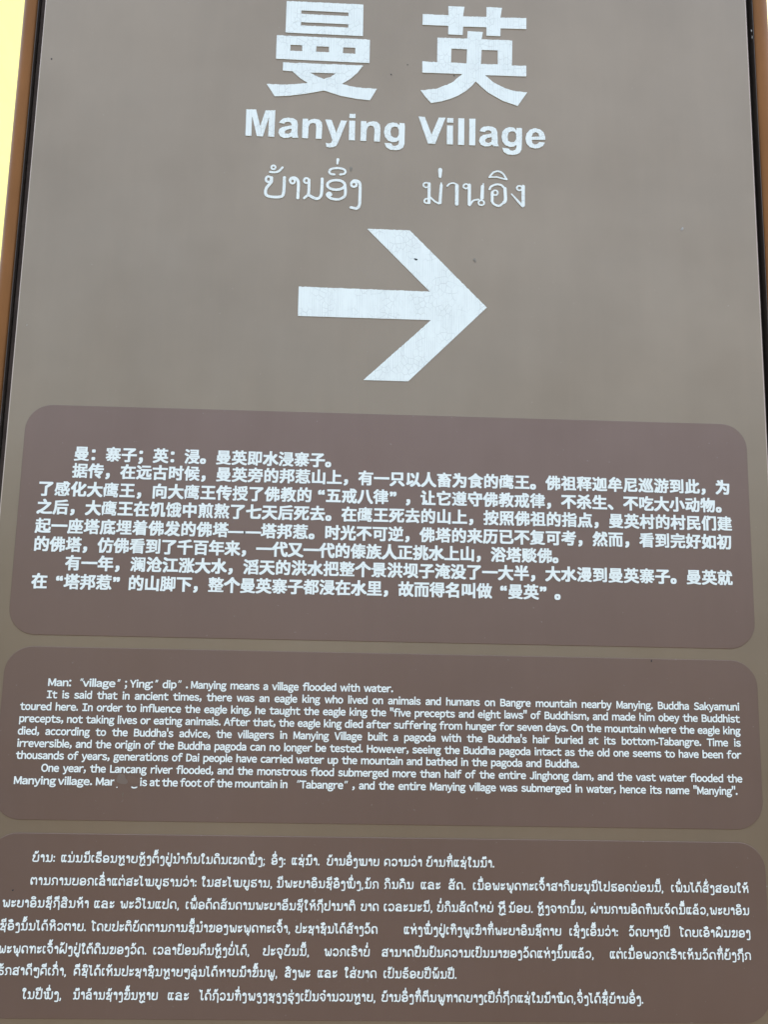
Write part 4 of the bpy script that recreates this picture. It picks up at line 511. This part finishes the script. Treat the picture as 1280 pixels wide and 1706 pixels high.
# ------------------------------------------------------------------ the sign and its parts
sign = bpy.data.objects.new('village_signboard', None); COL.objects.link(sign)
sign.location = (0, 0, Z0); sign.empty_display_size = .2
sign['label'] = 'tall brown signboard with cracked white heading, right arrow and three text panels'
sign['category'] = 'signboard'
YT, YB = .80, -.80
face = bm_obj('face_board', box_bm(-.5 * SC, .5 * SC, 0, .018, YB * SC, YT * SC, .0016, 2), M['face'], sign)
face['label'] = 'smooth brownish grey painted board'
me = face.data; me.materials.append(M['edge'])
for p in me.polygons:                                   # bevelled rim takes a paler colour
    if abs(p.normal.y + 1) > .02 and p.normal.y < -.05 and abs(p.normal.x) > .1: p.material_index = 1

for sx in (-1, 1):
    a, b = sorted((sx * .5045 * SC, sx * .492 * SC)) if sx > 0 else sorted((sx * .5075 * SC, sx * .492 * SC))
    o = bm_obj('frame_channel', box_bm(a, b, .0055, .028, (YB - .01) * SC, (YT + .01) * SC, .0006, 1), M['channel'], sign)
    o['label'] = 'dark recessed strip beside the ' + ('right' if sx > 0 else 'left') + ' edge of the board'
    a, b = sorted((sx * .520 * SC, sx * .497 * SC))
    o = bm_obj('gap_shade', box_bm(a, b, .016, .026, (YB - .008) * SC, (YT + .008) * SC), M['black'], sign)  # near-black strip, puts the gap's shadow into its colour
    # post: half-round front, flat sides, open length down to the ground
    wd = (.0258 if sx < 0 else .0252) * SC; xi = sx * .5114 * SC      # shallow rolled face
    inner = [(0, .0120), (.06, .0100), (.14, .0084), (.24, .0073), (.36, .0066), (.5, .0064)]
    outer = [(.62, .0067), (.74, .0076), (.85, .0094), (.94, .0122), (1, .0160)] if sx < 0 else [(.62, .0065), (.74, .0069), (.86, .0076), (.95, .0083), (1, .0088)]
    prof = [(xi + sx * wd * u, y) for u, y in inner + outer]
    prof += [prof[-1], (xi + sx * wd, .050), (xi, .050), prof[0]]      # doubled corner points keep the corners sharp
    z0, z1 = -Z0, (YT + .045) * SC; n = len(prof)
    vs = [(x, y, z) for z in (z0, z1, z0, z1) for x, y in prof]            # caps get rings of their own
    fs = [(i, i + 1, i + 1 + n, i + n) for i in range(n - 1) if prof[i] != prof[i + 1]] + [tuple(3 * n + k for k in range(n - 1) if k != 10), tuple(2 * n + k for k in range(n - 1) if k != 10)[::-1]]
    o = link('frame_post', vs, fs, M['post'], sign)
    bmn = bmesh.new(); bmn.from_mesh(o.data)
    if sx < 0: bmesh.ops.reverse_faces(bmn, faces=bmn.faces[:])
    for f in bmn.faces: f.smooth = f.index < 10
    bmn.to_mesh(o.data); bmn.free()
    a, b = sorted((sx * .5100 * SC, sx * .5107 * SC))
    t_ = bm_obj('added_edge_lip', box_bm(a, b, .0025, .014, z0, (YT + .008) * SC), M['lip'], sign)  # lip added to draw the thin highlight line along the post
    o['label'] = 'golden brown rounded post on the ' + ('right' if sx > 0 else 'left')
bm_obj('frame_rail', box_bm(-.510 * SC, .510 * SC, .000, .040, (YT + .012) * SC, (YT + .045) * SC, .002, 2), M['post'], sign)
bm_obj('frame_rail', box_bm(-.510 * SC, .510 * SC, .000, .040, (YB - .045) * SC, (YB - .012) * SC, .002, 2), M['post'], sign)

# big cracked characters and arrow
TH = .0006
def big(name, shape, label):
    o = solid(name, shape, .0007, TH + .0004, M['vinyl'], sign); o['label'] = label; return o
HB = .00055
big('heading_character', poly_shape(LAYOUT['man'], HB, .00075, 3), 'large cracked white Chinese character on the left of the heading')
big('heading_character', poly_shape(LAYOUT['ying'], HB, .00075, 11), 'large cracked white Chinese character on the right of the heading')
big('direction_arrow', poly_shape(LAYOUT['arrow'], HB, .00065, 23), 'large cracked white arrow pointing right')

names = ['capital M', 'first letter a', 'first letter n', 'letter y', 'first letter i', 'second letter n', 'first letter g', 'capital V', 'second letter i', 'first letter l', 'second letter l', 'second letter a', 'second letter g', 'final letter e']
for k, (ch, polys) in enumerate(LAYOUT['hl']):
    big('heading_letter', poly_shape(polys, .00034, .00055, 40 + k), 'cracked white ' + names[k] + ' of the English heading')

def stroke_part(name, lst, label, h=.0004):
    groups = []
    st = [(smooth_pts(p, 6) if k == 'S' else [tuple(q) for q in p], r0, r1) for k, p, r0, r1 in lst]
    o = solid(name, stroke_shape(st, h, .0003, 7, .25), .0007, TH + .0004, M['vinyl'], sign); o['label'] = label
stroke_part('heading_script', LAYOUT['hlao'], 'white Lao place name left below the English heading')
stroke_part('heading_script', LAYOUT['hthai'], 'white Thai-style place name right below the English heading')

# three rounded panels with their lines of text
def rounded(x0, x1, y0, y1, r, k=10):
    out = []
    for cx, cy, a0 in ((x1 - r, y1 - r, 0), (x0 + r, y1 - r, 90), (x0 + r, y0 + r, 180), (x1 - r, y0 + r, 270)):
        for i in range(k + 1):
            a = math.radians(a0 + 90 * i / k); out.append((cx + r * math.cos(a), cy + r * math.sin(a)))
    return out
def panel(y0, y1, label):
    x0, x1 = -.47607, .4713
    outer = rounded(x0, x1, y0, y1, .0335); inner = rounded(x0 + .0004, x1 - .0004, y0 + .0004, y1 - .0004, .0331)
    n = len(outer)
    vs = [P(x, y, -.001) for x, y in outer] + [P(x, y, .0004) for x, y in outer] + [P(x, y, .0007) for x, y in inner]
    fs = [tuple(range(2 * n, 3 * n))]
    for i in range(n):
        j = (i + 1) % n
        fs += [(i, j, n + j, n + i), (n + i, n + j, 2 * n + j, 2 * n + i)]
    o = link('information_panel', vs, fs, M['panel'], sign); o['label'] = label; return o
p_cn = panel(-.2954, -.0004, 'upper rounded panel with bold Chinese text')
p_en = panel(-.5161, -.3098, 'middle rounded panel with English text')
p_la = panel(-.7386, -.5314, 'lower rounded panel with Lao text')
TD = .0011; PER = {}
for t, x0, yc, pitch in LAYOUT['cn']:
    em = .0203; acc = ([], [])
    for i, ch in enumerate(t):
        cx = x0 + i * pitch
        if ch in ' ': continue
        A, B, lo, hi = raw(ch)
        per = float(np.hypot(*(A - B).T).sum())
        dil = float(np.clip(.054 - .0024 * per, .010, .040)); PER[ch] = round(per, 1)
        gph = glyph(ch, round(dil, 3), .0125, box=True)
        sc = em * (.985 if per > 4 else 1.0)
        bx = cx - .5 * sc
        if ch == '“': bx = cx + .5 * em - (hi[0] + .10) * em
        if ch == '”': bx = cx - .5 * em - (lo[0] - .10) * em
        put(acc, gph, bx, yc - .38 * sc, sc, sc)
    sheet('text_line', acc, TD, M['print'], p_cn)

FW = {c: chr(ord(c) + 0xFEE0) for c in map(chr, range(33, 127))}; FW['-'] = '-'; FW['l'] = 'l'
LB = {}
for c in 'bhklimnprDEFHIKLMNPRBuI': LB[c] = .062
for c in 'acdegoqOCGQsS': LB[c] = .032
for c in 'vwxyVWXYAzZ': LB[c] = .012
for c in 'ftTjJ': LB[c] = .018
LB['j'] = -.01
RB = {}
for c in 'dhlimnquHIMNJUaj': RB[c] = .058
for c in 'bceogpsBCDGOPQS': RB[c] = .030
for c in 'vwxyzVWXYAkKRL': RB[c] = .008
for c in 'frtTF': RB[c] = .002
RB['g'] = .012; RB['e'] = .036
def en_run(t, space):
    x = 0; it = []
    for ch in t:
        if ch == ' ': x += space; continue
        gch = FW[ch]; A, B, lo, hi = raw(gch)
        lb = LB.get(ch, .05); rb = RB.get(ch, .05)
        if ch == '"': lb, rb = .04, .04
        it.append((gch, x + lb - lo[0])); x += lb + hi[0] - lo[0] + rb
    return it, x
EM = .0117; ED = .032
NAT = []
for li, (yb, segs) in enumerate(LAYOUT['en']):
    acc = ([], [])
    for t, x0, x1 in segs:
        if t in '“”':
            for k in (0, 1):                                     # slanted double mark
                bx = x0 + (x1 - x0) * (.12 + .5 * k); by = yb + .0064
                w, hgt, sl = .0014, .0031, .0008
                V, F = acc; b = len(V)
                V += [(bx, by), (bx + w * .75, by), (bx + w + sl, by + hgt), (bx + sl, by + hgt)]; F.append((b, b + 1, b + 2, b + 3))
            continue
        it, w0 = en_run(t, .0)
        ns = t.count(' ')
        if ns > 4:
            space = ((x1 - x0) / (EM * 0.93) - w0 + .09) / ns
            it, w = en_run(t, space); NAT.append((round(space, 3), round((x1-x0)/EM/(w0+ns*.23),3), round(w0/(len(t)-ns),3)))
        else: it, w = en_run(t, .22)
        ink0 = it[0][1] + raw(it[0][0])[2][0] - ED; ink1 = it[-1][1] + raw(it[-1][0])[3][0] + ED
        if len(it) == 1 and t in '.,;': sx = EM
        else: sx = (x1 - x0) / (ink1 - ink0)
        for q, (gch, ox) in enumerate(it):
            mask = None; key = None; bx = x0 + (ox - ink0) * sx
            if t == 'Manying':                                   # worn-away word: only scraps of the last letters are left
                if q > 2:
                    if q not in (3, 6): continue
                    key = ('worn', q)
                    lo, hi = raw(gch)[2], raw(gch)[3]
                    if q == 3: mask = lambda X, Y, lo=lo: np.maximum(.06 - np.hypot(X - lo[0] - .07, Y + .19), .045 - np.hypot(X - lo[0] - .36, Y - .46))
                    else: mask = lambda X, Y, lo=lo, hi=hi: -.10 - Y + .02 * np.sin(40 * X)
                elif q == 2:
                    key = 'wornn'; lo, hi = raw(gch)[2], raw(gch)[3]
                    mask = lambda X, Y, lo=lo, hi=hi: (lo[0] + hi[0]) / 2 + .10 - X - .35 * np.clip(.35 - Y, 0, 1) + .02 * np.sin(50 * Y)
            gph = glyph(gch, ED, .0135, mask, key)
            put(acc, gph, bx, yb, sx, EM * (.80 / raw('l')[3][1] if gch == 'l' else 1))
    sheet('text_line', acc, TD, M['print'], p_en)
print('per', sorted(PER.items(), key=lambda a: -a[1])[:12], [ (c, PER[c]) for c in '一大王的佛']); print('english spaces', NAT)

LU = .0073; lr = []
for yb, segs in LAYOUT['la']:
    acc = ([], [])
    for t, x0, x1 in segs:
        st, w = lao_run(t)
        sx = (x1 - x0) / (w + .22); lr.append(round(sx / LU, 2))
        h = .05; k = sx / LU
        v, f, e = stroke_shape([([(a * k, b) for a, b in p], r0, r1) for p, r0, r1 in st], h, tol=.16)
        put(acc, (v, f), x0 + .11 * sx, yb + .10 * LU, LU, LU)
    sheet('text_line', acc, TD, M['print'], p_la)
print('lao xscale', lr)

# small marks on the board
def blob(name, x, y, rx, ry, d, material, seed, parent=sign, n=14, dome=.35):
    rs = np.random.RandomState(seed); ph = rs.rand(3) * 6.28
    pts = []
    for i in range(n):
        a = 2 * math.pi * i / n; k = 1 + .22 * math.sin(2 * a + ph[0]) + .15 * math.sin(3 * a + ph[1])
        pts.append((x + rx * k * math.cos(a), y + ry * k * math.sin(a)))
    vs = [P(a, b, d) for a, b in pts] + [P(x, y, d + min(rx, ry) * SC * dome)]
    return link(name, vs, [(i, (i + 1) % n, n) for i in range(n)], material, parent, True)
for i, (x, y, rx, ry, mt, d) in enumerate([(-.0118, .4900, .0011, .0014, 'soot', .0002), (.0769, .4921, .0012, .0012, 'soot', .0002), (.02696, .21666, .0028, .0019, 'soot', .0008),
      (.1071, .21868, .0026, .0036, 'smudge', .0002), (.3947, .2746, .0026, .0028, 'chip', .0002), (-.4839, .4926, .0010, .0019, 'soot', .0002),
      (-.4854, .1069, .0012, .0008, 'chip', .0002), (-.44295, -.5966, .0011, .0012, 'soot', .0009), (-.3202, -.4852, .0008, .0030, 'smudge', .0009),
      (.4714, -.5825, .0020, .0007, 'chip', .0002), (-.0644, .3454, .0028, .0038, 'smudge', .0002), (.0110, .5060, .0011, .0010, 'soot', .0002),
      (.3355, -.3125, .0008, .0022, 'soot', .0009)]):
    blob('dirt_speck', x, y, rx * .8, ry * .8, d, M[mt], i)
blob('worn_smear', -.3225, -.4675, .0075, .0052, .00085, M['smear'], 88, n=20, dome=.001)
blob('worn_smear', -.3080, -.4680, .0085, .0045, .00083, M['smear2'], 89, n=20, dome=.001)
for i, (x, y) in enumerate([(.5077, .5855), (.5082, .5755)]):
    blob('staple_spot', x, y, .0006, .0022, -.003, M['chip'], 60 + i)  # two tiny whitish staples as pale spots
print('objects', len(bpy.data.objects), 'tris', sum(len(o.data.polygons) for o in bpy.data.objects if o.type == 'MESH'))
